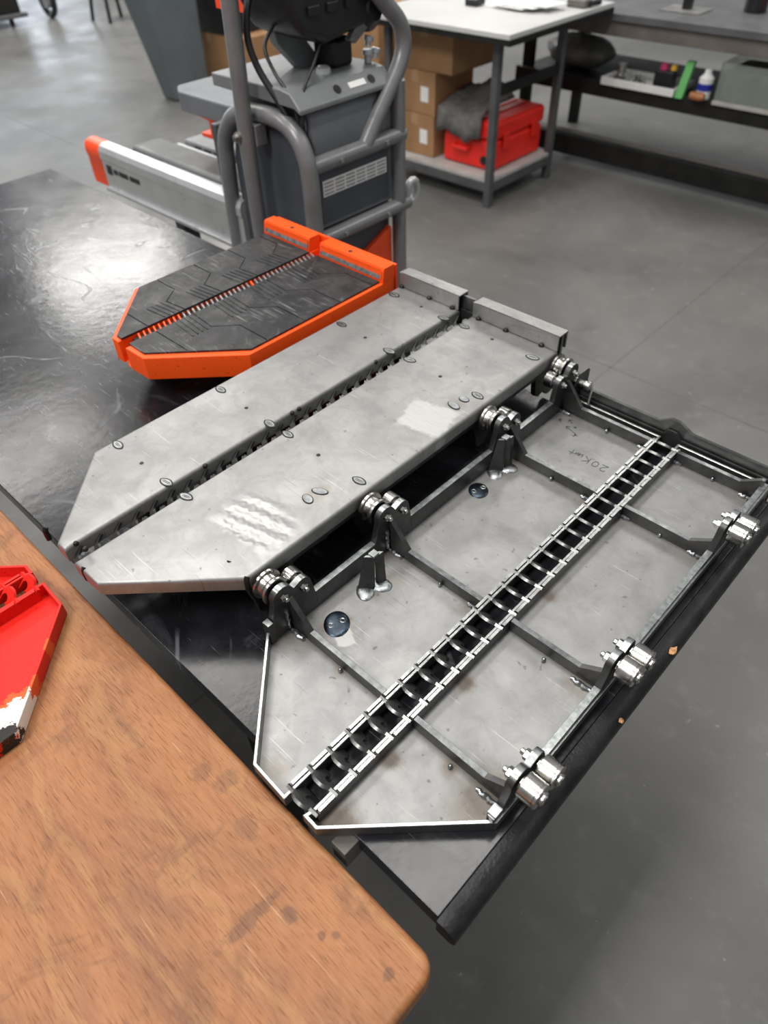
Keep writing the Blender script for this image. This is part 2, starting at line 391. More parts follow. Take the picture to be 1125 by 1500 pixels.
# ------------------------------------------------------------------ workbenches
def build_black_bench():
    X0, X1, Y0, Y1 = -2.485, -.103, .170, .992
    T = Thing('black_workbench', 'black scratched workbench with a dull black rounded edge band, under the steel and orange platforms', 'workbench', ((X0+X1)/2, (Y0+Y1)/2, -TZ))
    p = [(X0, Y0-.004), (X1-.022, Y0+.008), (X1-.022, Y1), (X0, Y1)]
    T.part('bench_top', MB().prism(p, 'xy', -.03, 0), 'bench_black', bevel=.0015)
    # edge band: rounded nose along the right end
    prof = [(X1-.0215, -.03), (X1-.0215, .0006), (X1-.012, .0012), (X1-.004, -.001), (X1+.002, -.007), (X1+.004, -.015), (X1+.002, -.024), (X1-.004, -.03)]
    T.part('edge_band', MB().prism(prof, 'xz', Y0+.004, Y1), 'band_black')
    for (x, y, sx, sy) in [(X1-.0015, .632, .005, .009), (X1+.001, .497, .003, .004)]:
        T.part('edge_chip', MB().blob((x, y, -.0012), sx, sy, .0016, 9, 4, jit=.3), 'chip', label='bare chipboard where the black edge is chipped')
    T.part('front_rail', MB().box(X0+.05, X1-.05, Y0+.02, Y0+.06, -.075, -.03), 'frame_black', bevel=.002)
    T.part('back_rail', MB().box(X0+.05, X1-.05, Y1-.10, Y1-.06, -.075, -.03), 'frame_black', bevel=.002)
    for x in (X0+.10, X1-.55):
        for y in (Y0+.09, Y1-.14):
            T.part('leg', MB().box(x, x+.05, y, y+.05, -.9, -.03), 'frame_black', bevel=.003)
    T.part('stretcher', MB().box(X0+.12, X1-.52, (Y0+Y1)/2-.02, (Y0+Y1)/2+.02, -.68, -.63), 'frame_black', bevel=.002)
    T.part('corner_bracket', MB().box(-.262, -.240, Y0-.014, Y0+.02, -.044, -.006), 'brown_rail', bevel=.001, label='small bare metal bracket under the front edge')
    return T
build_black_bench()
def build_wood_bench():
    X0, X1, Y0, Y1 = -1.75, -.097, -1.05, .147
    T = Thing('wooden_workbench', 'orange-brown stained plywood workbench with a worn rounded corner, under the red tray', 'workbench', ((X0+X1)/2, (Y0+Y1)/2, -TZ))
    r = .022; pts = [(X0, Y0), (X1+.012, Y0)]
    for k in range(7):
        a = R(90*k/6); pts.append((X1-r+r*math.cos(a), Y1-r+r*math.sin(a)))
    pts += [(X0, Y1)]
    T.part('bench_top', MB().prism(pts, 'xy', -.04, 0), 'wood', bevel=.008, seg=4)
    T.part('apron', MB().box(X0+.08, X1-.10, Y1-.16, Y1-.13, -.13, -.04), 'wood_edge', bevel=.002)
    for x in (X0+.08, X1-.16):
        for y in (Y0+.08, Y1-.22):
            T.part('leg', MB().box(x, x+.06, y, y+.06, -.9, -.04), 'wood_edge', bevel=.003)
build_wood_bench()

# ------------------------------------------------------------------ the platforms
def inset(poly, d):
    n = len(poly); out = []
    area = sum(poly[i][0]*poly[(i+1) % n][1]-poly[(i+1) % n][0]*poly[i][1] for i in range(n)); sg = 1 if area > 0 else -1
    for i in range(n):
        p0, p1, p2 = Vector(poly[i-1]), Vector(poly[i]), Vector(poly[(i+1) % n])
        d1 = (p1-p0).normalized(); d2 = (p2-p1).normalized()
        n1 = Vector((-d1.y, d1.x))*sg; n2 = Vector((-d2.y, d2.x))*sg
        k = (n1+n2); k = k/(1+n1.dot(n2))
        out.append(tuple(p1+k*d))
    return out
def pan(poly, rim, t=.003, wall=.0042, rr=.006):
    """folded sheet: outer face at z=0, rim standing to z=rim; material 0 skin, 1 inner wall, 2 rim edge, 3 inner floor"""
    m = MB(); n = len(poly)
    rings = [(inset(poly, rr), 0.0), (inset(poly, rr*.62), rr*.08), (inset(poly, rr*.29), rr*.29), (inset(poly, rr*.08), rr*.62), (poly, rr), (poly, rim-.0006), (inset(poly, .0006), rim), (inset(poly, wall-.0006), rim), (inset(poly, wall), rim-.0006), (inset(poly, wall), t)]
    vs = [(x, y, z) for ring, z in rings for x, y in ring]
    for i in range(len(rings)-1):
        mi = 0 if i < 5 else (2 if i < 8 else 1)
        m.add([(x, y, rings[i][1]) for x, y in rings[i][0]] + [(x, y, rings[i+1][1]) for x, y in rings[i+1][0]],
              [(k, (k+1) % n, n+(k+1) % n, n+k) for k in range(n)], mi)
    m.add([(x, y, 0) for x, y in rings[0][0]], [tuple(range(n))], 0)
    m.add([(x, y, t) for x, y in rings[-1][0]], [tuple(range(n))], 3)
    return m
CH = .0155
def halves(L, cut=.139):
    rgt = [(CH, .013), (CH-.003, .0015), (.0345, .001), (.1735, cut), (.1735, L), (CH, L)]
    lft = [(-CH, .013), (-CH, -.001), (-.073, .001), (-.2125, cut-.0005), (-.2125, L), (-CH, L)]
    return rgt, lft
def arc(cx, cz, r, a0, a1, n=8): return [(cx+r*math.cos(R(a0+(a1-a0)*k/n)), cz+r*math.sin(R(a0+(a1-a0)*k/n))) for k in range(n+1)]
def ear_profile(c, s=1, dz=0.0, base=.003):
    """two-lobed bracket, bolt centres (c-.005,.075) and (c+.028,.064); s=-1 mirrors it"""
    pts = [(-.031, base), (-.031, .036), (-.0225, .068+dz)]
    pts += arc(-.006, .0745+dz, .0168, 165, 28, 9)
    pts += [(.0125, .0755+dz)]
    pts += arc(.0275, .0655+dz, .0145, 122, 10, 8)
    pts += [(.047, .036), (.047, base)]
    return [(c+s*y, z) for y, z in pts]
def hexnut(m, p, ax, r=.0065, h=.006, mi=0):
    m.lathe(p, ax, [(0, r), (h*.8, r), (h, r*.85)], 6, mi); m.lathe(Vector(p)+Vector(ax)*h, ax, [(0, r*.55), (.004, r*.55), (.0048, r*.4)], 12, mi)

def platform(name, label, cat, loc, rot, L=.855, rim=.0235, cut=.139, skin=None, inner=None, paint=None, n_rungs=28, rollers=True, earsL=(), earsR=(), ribs=(), lip=True, wall_mat='rim_steel', ears=True, endwall=True):
    root = thing(name, label, cat, loc, rot)
    def P(nm, mb, mats, parent=root, lab=None, **kw):
        if paint: mats = paint
        o = obj(nm, mb, mats, parent, **kw)
        if lab: o['label'] = lab
        return o
    rg, lf = halves(L, cut)
    for poly in (rg, lf):
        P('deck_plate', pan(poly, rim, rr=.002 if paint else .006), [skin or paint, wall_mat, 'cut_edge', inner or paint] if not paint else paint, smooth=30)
    # rails along the channel, notched where the rungs sit
    pitch = (L-.0315)/(n_rungs-1) if n_rungs > 1 else .03
    ys = [.0133+pitch*i for i in range(n_rungs)]
    for s in (1, -1):
        m = MB(); a, b = sorted((s*(CH+.0050), s*(CH+.0092)))
        m.box(a, b, .013, L-.008, .003, rim-.003)
        for i in range(n_rungs-1): m.box(a, b, ys[i]+.0035, ys[i+1]-.0035, rim-.003, rim+.0012)
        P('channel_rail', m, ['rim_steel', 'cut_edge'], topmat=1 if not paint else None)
    # rungs: louvre plates sloping down into the channel with a round hook notch
    key = name + '_rung'
    th, tl = .0042, R(-44)
    def rung():
        out = [(-CH-.0098, 0), (-CH-.0098, .0035), (-CH+.001, .0035), (-CH+.001, .020), (-.003, .020), (-.0045, .0165), (-.0005, .0165)] + [(.0045+0.0072*math.cos(R(a)), .0105+.0072*math.sin(R(a))) for a in (130, 165, 200, 235, 270, 305, 340, 10)] + [(.0122, .020), (CH-.001, .020), (CH-.001, .0035), (CH+.0098, .0035), (CH+.0098, 0), (CH-.002, -.0008), (.0095, -.0058), (.004, -.0078), (-.004, -.0078), (-.0105, -.0050), (-CH+.001, -.0008)]
        m = MB(); n = len(out); c, s_ = math.cos(tl), math.sin(tl)
        vs = []
        for k in (0, 1):
            for u, w in out:
                yy, zz = w*c + k*th*(-s_)*.0, w*s_
                vs.append((u, w*c - k*th*.82, rim+.0016 + w*s_ - k*th*.5))
        m.add(vs, [tuple(range(n))[::-1], tuple(range(n, 2*n))] + [(i, (i+1) % n, n+(i+1) % n, n+i) for i in range(n)])
        return m
    for i, y in enumerate(ys):
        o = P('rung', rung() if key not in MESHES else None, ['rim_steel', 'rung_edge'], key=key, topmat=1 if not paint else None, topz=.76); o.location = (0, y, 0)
    # cross ribs, rising to the ears
    for (y, xl, xr) in ribs:
        yy = y - .004
        if xl:
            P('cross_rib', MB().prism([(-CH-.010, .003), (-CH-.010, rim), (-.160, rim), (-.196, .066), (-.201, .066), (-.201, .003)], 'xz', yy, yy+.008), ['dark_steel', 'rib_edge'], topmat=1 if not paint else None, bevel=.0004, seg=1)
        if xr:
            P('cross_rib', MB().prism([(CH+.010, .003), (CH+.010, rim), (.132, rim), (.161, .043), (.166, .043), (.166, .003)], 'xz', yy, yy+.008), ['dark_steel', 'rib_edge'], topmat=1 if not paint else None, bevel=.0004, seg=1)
    # side bars with two-lobed ears, bolts and rollers
    for side, ears in ((-1, earsL), (1, earsR)):
        if not ears: continue
        xa, xb = ((-.2085, -.1985) if side < 0 else (.1615, .1710))
        dz = 0.0 if side < 0 else -.014
        bz = .036 if side < 0 else .031
        y = cut+.002; cuts = []
        for (c, s) in ears:
            lo, hi = (c-.031, c+.047) if s > 0 else (c-.047, c+.031)
            cuts.append((lo, hi))
        segs = []; y0 = cut-.003
        for lo, hi in cuts:
            if lo-y0 > .004: segs.append((y0, lo))
            y0 = hi
        if L-.01-y0 > .004: segs.append((y0, L-.01))
        for a, b in segs:
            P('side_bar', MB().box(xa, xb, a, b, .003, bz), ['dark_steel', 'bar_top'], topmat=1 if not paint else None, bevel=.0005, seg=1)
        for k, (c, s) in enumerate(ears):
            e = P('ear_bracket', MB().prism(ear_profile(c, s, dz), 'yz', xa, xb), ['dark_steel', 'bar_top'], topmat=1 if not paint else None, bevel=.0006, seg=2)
            P('bracket_weld', MB().tube([(xb if side < 0 else xa, c-.006+.001*math.sin(i*2), .008+i*.0042) for i in range(10)], .003, 8), 'weld', e)
            if not rollers: continue
            for j, (by, bzz) in enumerate(((-.006, .0745), (.0275, .0655))):
                cy, cz = c+s*by, bzz+dz
                inb = -side; xi = xb if side < 0 else xa; xo = xa if side < 0 else xb
                m = MB()
                if side < 0: hexnut(m, (xi, cy, cz), (inb, 0, 0), .0062, .005)
                else: hexnut(m, (xi, cy, cz), (inb, 0, 0), .0072, .0075)
                P('bolt', m, 'zinc', e, smooth=30)
                m = MB()
                if side < 0 and j == 0:      # grooved roller with two flanges
                    m.lathe((xo-.003, cy, cz), (side, 0, 0), [(0, .016), (.0005, .0215), (.004, .0215), (.0048, .0180), (.009, .0170), (.0095, .0180), (.0135, .0180), (.0140, .0170), (.0180, .0180), (.0188, .0225), (.0225, .0225), (.023, .018)], 32)
                elif side < 0:
                    m.lathe((xo-.002, cy, cz), (side, 0, 0), [(0, .009), (.003, .009), (.003, .0135), (.0038, .0145), (.019, .0145), (.020, .0135)], 28)
                else:
                    m.lathe((xo+.002, cy, cz), (side, 0, 0), [(0, .008), (.0025, .008), (.0025, .0150), (.0034, .0158), (.0205, .0158), (.0208, .0150), (.0214, .0150), (.0220, .0158), (.0245, .0158), (.0255, .0146)], 30)
                    m.lathe((xo+.0275, cy, cz), (side, 0, 0), [(0, .0085), (.0032, .0085), (.0036, .007)], 16)
                    m.lathe((xo+.031, cy, cz), (side, 0, 0), [(0, .0065), (.001, .0062)], 12, 1)
                    m.lathe((xo+.0319, cy, cz), (side, 0, 0), [(0, .0036), (.0003, .0034)], 6, 2)
                P('roller', m, ['roller', 'zinc', 'bore'], e, smooth=30)
    # end: inner wall, outer plate with a raised middle, raised lip on the load side
    if endwall:
        yw = L+.0045; zl = -.026 if lip else 0.0
        P('end_wall', MB().prism([(-.2085, .0), (-.2085, .027), (-.017, .027), (-.010, .038), (.006, .038), (.017, .027), (.171, .027), (.171, .0)], 'xz', yw, yw+.0035), 'dark_steel')
        P('end_plate', MB().prism([(-.2105, zl), (-.2105, .043), (-.03, .043), (-.012, .056), (.004, .056), (.03, .043), (.1715, .043), (.1715, zl)], 'xz', yw+.006, yw+.012), ['rim_steel', 'dark_steel'], topmat=1 if not paint else None)
    for (a, b) in ((-.2125, -CH-.003), (CH+.001, .1735)):
        if not lip: continue
        if paint:
            y0 = L-.030
            P('end_lip', MB().prism([(y0, .0), (y0, -.006), (y0+.004, -.028), (y0+.006, -.031), (L+.004, -.031), (L+.004, .0)], 'yz', a, b), paint)
            P('lip_face', MB().prism([(y0+.0005, -.008), (y0+.0035, -.026), (y0+.0015, -.026), (y0-.0015, -.008)], 'yz', a+.004, b-.004), 'lip_steel' if False else paint)
        else:
            m = MB(); y0 = L-.004; w = .003
            m.box(a, b, y0, y0+w, -.030, 0.0); m.box(a, b, y0, y0+.030, -.030, -.027); m.box(a, b, y0+.027, y0+.030, -.030, .004)
            P('end_lip', m, skin, bevel=.0008)
    return root, P

# --- the two steel platforms
AX, AY = -.760, .149
BX, BY = -.308, .1465
EL = [(.170, 1), (.3675, 1), (.650, 1), (.845, -1)]
ER = [(.184, 1), (.382, 1), (.684, 1)]
RB = [(.173, 1, 1), (.369, 1, 1), (.663, 1, 1), (.836, 1, 1)]
scB = [(-.156, .213, .035, .9), (-.178, .556, .03, .6), (-.16, .292, .03, .45), (-.152, .323, .028, .45), (-.185, .165, .05, .5), (-.188, .36, .035, .5), (-.177, .617, .035, .6), (-.172, .645, .03, .6),
       (.145, .161, .06, .75), (.15, .655, .03, .6), (.152, .823, .03, .6), (.03, .82, .03, .5), (.03, .657, .03, .5), (.04, .022, .045, .9), (-.06, .02, .03, .5), (-.03, .82, .03, .5), (-.035, .655, .03, .6), (-.19, .825, .03, .6), (.033, .12, .022, .9), (.033, .26, .024, .9), (.033, .45, .02, .8), (-.035, .36, .03, .7), (.14, .358, .04, .6), (-.098, .166, .018, .6), (.091, .161, .022, .7), (.14, .13, .04, .6)]
M['deckB'] = deck_steel('inner_deck_steel', [(x, y, r*.85, a*.62) for x, y, r, a in scB], [(-.133, .205, .017, .012, 30, (.40, .395, .385), .44)], c0=(.26, .26, .258), c1=(.365, .365, .359), rough=.54)
M['skinB'] = deck_steel('outer_skin_steel', c0=(.15, .15, .15), c1=(.24, .24, .24))
# load side of platform A: x is mirrored by the flip (local x = AX - x)
M['skinA'] = deck_steel('load_deck_steel', [(-.161, .302, .022, .35), (-.163, .318, .02, .35), (-.176, .607, .022, .35)],
    [(-.165, .551, .044, .042, 14, (.54, .54, .53), .52), (-.140, .212, .064, .043, 4, (.36, .36, .355), .42)], waves=(-.140, .212, .075, .055, 14, .085), c0=(.29, .288, .283), c1=(.40, .397, .388), rough=.54)

rootB, PB = platform('upturned_steel_platform', 'bare steel platform lying upside down with its ribs, ladder channel and rollers showing', 'platform', (BX, BY, 0), (0, 0, 0), skin='skinB', inner='deckB', earsL=EL, earsR=ER, ribs=RB)
rootA, PA = platform('closed_steel_platform', 'bare steel platform standing upright between the orange one and the upturned one, smooth deck up', 'platform', (AX, AY, .099), (0, R(180), 0), skin='skinA', inner='skinB', earsL=EL, earsR=[(.184, 1), (.382, 1), (.684, 1), (.83, -1)], ribs=RB, rollers=False)

def details_B():
    # welds joining ribs, plug welds, tack nubs
    for (x, y, dx) in [(-.188, .8255, .013), (-.031, .8275, .010), (-.036, .655, .010), (.030, .658, .010), (.028, .8305, .011), (.152, .8255, .013), (.150, .6575, .014), (.145, .161, .016), (.144, .357, .016), (-.183, .164, .014), (-.184, .362, .014), (-.036, .3625, .009)]:
        m = MB(); n = 9
        m.tube([(x-dx+2*dx*i/(n-1), y+.001*math.sin(i*2.1), .0042+.0008*math.sin(i*2.6)) for i in range(n)], [.0022+.0016*math.sin(math.pi*i/(n-1))+.0004*(i % 2) for i in range(n)], 8)
        PB('weld_bead', m, 'weld')
    for (x, y) in [(-.098, .1655), (.091, .1620), (-.104, .658), (-.102, .8285), (.093, .8315), (.091, .660), (-.095, .3625), (.088, .357)]:
        PB('weld_nub', MB().blob((x, y-.0015, .006), .0032, .0032, .0038, 10, 6), 'weld')
    for (x, y, rx, ry, a) in [(-.1565, .2135, .0185, .0225, 45), (-.1775, .5565, .0165, .0190, 45)]:
        o = PB('plug_weld', MB().blob((x, y, .003), rx, ry, .0032, 22, 5, half=True, rot=R(a)), 'weld_blue', lab='dark blue plug weld')
        for s in (-1, 1):
            m = MB().tube([(x+s*.003+.0042*math.cos(R(60*k)), y+s*.0085+.0034*math.sin(R(60*k)), .0058) for k in range(6)], .0012, 6, closed=True)
            PB('weld_crater', m, 'weld', o)
    # tapered gusset pairs that stand on the plate beside two ears
    for (bx, by) in [(-.165, .296), (-.181, .6245)]:
        for s in (-1, 1):
            px, py = bx+.004*(1 if s > 0 else -1), by+s*.0115
            tx, ty = bx-.002+.003*s, by+.006+s*.007
            m = MB(); (w0, w1), d = ((.0115, .0058), .0026) if s < 0 else ((.0050, .0038), .0042)
            vs = []
            for (cx, cy, cz, w) in ((px, py, .003, w0), (tx, ty, .066, w1)):
                vs += [(cx-w*.75, cy-w*.66-d, cz), (cx+w*.75, cy+w*.66-d, cz), (cx+w*.75, cy+w*.66+d, cz), (cx-w*.75, cy-w*.66+d, cz)]
            m.add(vs, [(0, 3, 2, 1), (4, 5, 6, 7), (0, 1, 5, 4), (1, 2, 6, 5), (2, 3, 7, 6), (3, 0, 4, 7)])
            g = PB('gusset', m, ['dark_steel', 'bar_top'], topmat=1, bevel=.0006)
            PB('foot_weld', MB().blob((px+.001, py-.003, .003), .0185, .0135, .0046, 18, 5, half=True, rot=R(-40 if s < 0 else 20), jit=.03), 'weld', g)
        PB('gusset_cap', MB().box(bx-.008, bx+.003, by+.000, by+.012, .0655, .069), 'bar_top', bevel=.001)
    # small end blocks at the foot of the front ears
    PB('bar_end', MB().box(-.2088, -.1965, .1305, .1395, .003, .043), ['dark_steel', 'bar_top'], topmat=1, bevel=.0005)
    PB('bar_end', MB().box(.1600, .1712, .1380, .1500, .003, .034), ['dark_steel', 'bar_top'], topmat=1, bevel=.0005)
    # locking stub with a bent pin on the last ear
    st = PB('lock_stub', MB().lathe((-.199, .862, .052), (1, 0, 0), [(0, .0075), (.018, .0075), (.018, .0055), (.022, .0055), (.022, .0078), (.032, .0078), (.034, .006)], 16), 'zinc')
    PB('bent_pin', MB().tube([(-.172, .862, .0465), (-.171, .864, .060), (-.165, .862, .061), (-.160, .858, .052), (-.156, .846, .026)], .0023, 8), 'zinc', st)
    PB('side_plate', MB().prism([(.845, .003), (.845, .05), (.86, .072), (.885, .072), (.892, .066), (.892, .003)], 'yz', -.1905, -.1875), 'dark_steel')
    # marker writing, read from the far side: u runs along -x, v along -y
    def strokes(nm, lines, ox, oy, k, lab=None, w=.0006):
        m = MB()
        for ln in lines:
            pts = [(ox-u*k, oy-v*k) for u, v in ln]
            for (x0, y0), (x1, y1) in zip(pts, pts[1:]):
                d = Vector((x1-x0, y1-y0)); n = Vector((-d.y, d.x)).normalized()*w; e = d.normalized()*w*.6
                m.prism([(x0-e.x+n.x, y0-e.y+n.y), (x0-e.x-n.x, y0-e.y-n.y), (x1+e.x-n.x, y1+e.y-n.y), (x1+e.x+n.x, y1+e.y+n.y)], 'xy', .0030, .0033)
        o = PB(nm, m, 'ink')
        if lab: o['label'] = lab
    two = [(0, .8), (.15, 1), (.45, 1), (.6, .8), (.55, .55), (.1, .1), (0, 0), (.75, .05)]
    zero = [(1.35+.32*math.cos(R(a)), .5+.45*math.sin(R(a))) for a in range(0, 361, 30)]
    strokes('handwriting', [two, zero, [(2.1, 1), (2.15, 0)], [(2.75, 1), (2.12, .5), (2.8, 0)], [(3.1, .5), (3.12, .05), (3.35, .15), (3.5, .5)], [(3.5, .5), (3.5, .05)], [(3.62, .5), (3.64, .05), (3.9, .5), (3.92, .1)], [(4.3, .85), (4.32, -.05)], [(4.05, .5), (4.65, .52)]], -.049, .7475, .0158, 'black marker writing 20 Kht')
    strokes('marker_arrows', [[(0, 0), (2.2, -.7)], [(1.7, -1.0), (2.2, -.7), (1.75, -.25)], [(1.9, -1.9), (2.7, -2.3)], [(2.25, -2.5), (2.7, -2.3), (2.5, -1.8)], [(3.3, -1.1), (3.9, -1.6)], [(3.55, -1.75), (3.9, -1.6), (3.75, -1.15), (3.5, -1.5)], [(1.0, -1.2), (1.2, -1.4), (1.0, -1.5), (.9, -1.3), (1.3, -1.2)], [(0, .2), (.3, .1), (.1, .5), (.5, .5)], [(.2, -.1), (.1, .6)], [(-.2, .1), (-.1, .15)], [(.2, -1.3), (.25, -1.35)]], -.137, .786, .0125, 'black marker arrows')
details_B()

def details_A():
    # outer face is local z=0; local x is mirrored. Points in bench coordinates (x, y)
    def loc(x, y): return (AX-x, y-AY)
    leaf = [(-.9179, .3226), (-.9158, .524), (-.7846, .3238), (-.7365, .3254), (-.7776, .5186), (-.7343, .5201), (-.5711, .5181), (-.9135, .813), (-.9155, .9643), (-.779, .9588), (-.7298, .9606), (-.779, .8044), (-.7307, .8067), (-.570, .9567), (-.572, .8009)]
    def lens(x, y, a, b, rot, z0, z1, mi, n=20, pw=1.35):
        m = []
        for k in range(n):
            t = 2*math.pi*k/n; c, s = math.cos(t), math.sin(t)
            u, v = a*abs(c)**(1.0)*(1 if c > 0 else -1), b*(abs(s)**pw)*(1 if s > 0 else -1)
            m.append((x+u*math.cos(rot)-v*math.sin(rot), y+u*math.sin(rot)+v*math.cos(rot)))
        return m
    for (x, y) in leaf:
        lx, ly = loc(x, y); rot = R(random.uniform(-14, 8)); q = random.uniform(1.05, 1.22)
        m = MB()
        m.prism(lens(lx, ly, .0118*q, .0066*q, rot, 0, 0, 0), 'xy', -.0005, .0005, 0)
        m.prism(lens(lx, ly, .0094*q, .0046*q, rot, 0, 0, 0), 'xy', -.0009, .0, 1)
        for k in (-1, 1): m.prism(lens(lx, ly+k*.0011, .0072*q, .0005, rot, 0, 0, 0, 8, 1), 'xy', -.0011, .0, 0)
        PA('plug_weld', m, ['weld_ring', 'weld_ground'])
    # the pairs and the triple left as rounder blobs
    for (x, y, a, b, rot) in [(-.5992, .441, .0115, .0075, 15), (-.5978, .4636, .0135, .0070, -25), (-.5842, .753, .0135, .0075, 10), (-.5824, .7778, .010, .0075, 0)]:
        lx, ly = loc(x, y)
        m = MB(); m.prism(lens(lx, ly, a, b, R(rot), 0, 0, 0, 22, 1), 'xy', -.0005, .0005, 0); m.prism(lens(lx, ly, a*.86, b*.80, R(rot), 0, 0, 0, 22, 1), 'xy', -.0014, 0, 1)
        PA('plug_weld', m, ['weld_ring', 'weld_ground'])
    for (x, y) in [(-.8509, .3232), (-.8404, .5204), (-.660, .5179), (-.8449, .8087), (-.6557, .8033), (-.8415, .9642), (-.6616, .9585)]:
        lx, ly = loc(x, y); PA('pin_mark', MB().lathe((lx, ly, .0003), (0, 0, -1), [(0, .0034), (.0006, .0034), (.0007, .0028)], 14), 'weld_ring')
    # seam welds on the channel fold and the welded corners
    for (x, y, z) in [(-.776, .565, -.004), (-.7758, .5805, -.004), (-.7757, .3875, -.004), (-.7768, .169, -.004), (-.7768, .7664, -.004), (-.7425, .02+AY, .01)]:
        lx, ly = loc(x, y); PA('seam_weld', MB().blob((lx, ly, -z), .0042, .0042, .0042, 10, 6), 'weld_ring')
    for (lx, ly) in [(-.0355, .0025), (-.1725+.001, .140), (.0735, .003), (-.2105, .1385)]:
        m = MB().tube([(lx+.001, ly+.003, .0008), (lx, ly+.0005, .004), (lx, ly-.0002, .010), (lx, ly-.0002, .022)], .0040, 8)
        PA('corner_weld', m, 'weld_ring')
    for x in (-.925, -.85, -.79, -.725, -.66, -.58):
        lx, ly = loc(x, AY+.849); PA('lip_weld', MB().blob((lx, ly, -.001), .006, .0045, .005, 10, 6), 'weld_ring')
details_A()

# --- the painted platforms
rootO, PO = platform('orange_platform', 'orange painted platform with black rubber mats, next to the bare upright one', 'platform', (-1.175, .487, .101), (0, R(180), 0), L=.524, rim=.046, paint='orange', n_rungs=17, rollers=False, earsL=[(.2, 1), (.44, -1)], earsR=[(.2, 1), (.44, -1)])
def orange_mats():
    z1, z0 = -.0042, .0
    L = .524; yb = L-.033
    for s, xo, tipx in ((-1, -.2045, -.064), (1, .166, .030)):
        # local x: the wide side (negative) is on the right after the flip
        a = abs(xo); ti = abs(tipx); ci = .0135
        def mp(pts): return [(s*x, y) for x, y in pts]
        base = [(ci, .010), (ti, .010), (a, .010+(a-ti)), (a, yb), (ci, yb)]
        mat = PO('rubber_mat', None or MB().prism(mp(base), 'xy', -.0028, .0), 'rubber') if False else obj('rubber_mat', MB().prism(mp(base), 'xy', -.0026, .0), 'rubber', rootO)
        xi, xj = ci+(a-ci)*.36, ci+(a-ci)*.56
        zz = [.155, .249, .343, .437]
        g = .0013
        def edge_low(k):   # lower border of tile k (k=0: tip)
            if k == 0: return None
        tiles = []
        ylim = .068
        xc = ti+(ylim-.010)
        tiles.append([(ci, .010), (ti, .010), (xc-g, ylim-g), (ci, ylim-g)])
        zig = lambda y0, e: [(ci, y0+e), (xi, y0-.006+e), (xj, y0+.034+e), (a, y0+.034+e)]
        tiles.append([(ci, ylim+g), (xc+g, ylim+g), (a, .010+(a-ti)), (a, zz[0]+.034-g)] + zig(zz[0], -g)[::-1][1:])
        for k in range(len(zz)):
            lo = zig(zz[k], g)
            if k+1 < len(zz): hi = zig(zz[k+1], -g)
            else: hi = [(ci, yb), (a, yb)]
            tiles.append(lo + hi[::-1])
        for k, tpoly in enumerate(tiles):
            m = MB().prism(mp(tpoly), 'xy', z1, -.0024)
            if 1 <= k < len(tiles):
                y0 = (zz[k-1] if k-1 < len(zz) else yb)-.012
                if k-1 < len(zz):
                    for q in range(4):
                        m.prism(mp([(ci+.004, y0-.011*q), (xi+.004, y0-.006-.011*q), (xi+.004, y0-.003-.011*q), (ci+.004, y0+.003-.011*q)]), 'xy', z1-.0012, z1)
            obj('mat_tile', m, 'rubber', mat, bevel=.0004, seg=1)
    # pierced strip seen along the open middle
    for i in range(40):
        y = .035+i*.0115
        m = MB().prism([(-.0105, y), (-.0105, y+.0032), (.0105, y+.0105), (.0105, y+.0073)], 'xy', -.0012, .006)
        o = obj('tread_tooth', m, 'orange' if i < 9 or i == 24 else 'lip_steel', rootO)
    obj('channel_floor', MB().box(-.012, .012, .03, L-.03, .006, .009), 'dark_steel', rootO)
    for (a, b) in ((-.205, -.022), (.020, .168)):
        obj('lip_face', MB().prism([(L-.0318, -.008), (L-.0282, -.026), (L-.0268, -.026), (L-.0304, -.008)], 'yz', a, b), 'lip_steel', rootO)['label'] = 'bare metal inner face of the orange lip'
    for x in (-.10, .09):
        obj('lip_hole', MB().lathe((x, L-.012, -.0309), (0, 0, -1), [(0, .005), (.0004, .005)], 12), 'bore', rootO)
orange_mats()
rootR, PR = platform('red_tray', 'glossy red painted platform turned over on the plywood bench, cut off by the left edge', 'platform', (-.838, .115, 0), (0, 0, R(180)), paint='red', ribs=[(.369, 1, 1), (.663, 1, 1), (.836, 1, 1)], rollers=False, lip=False, L=.855)

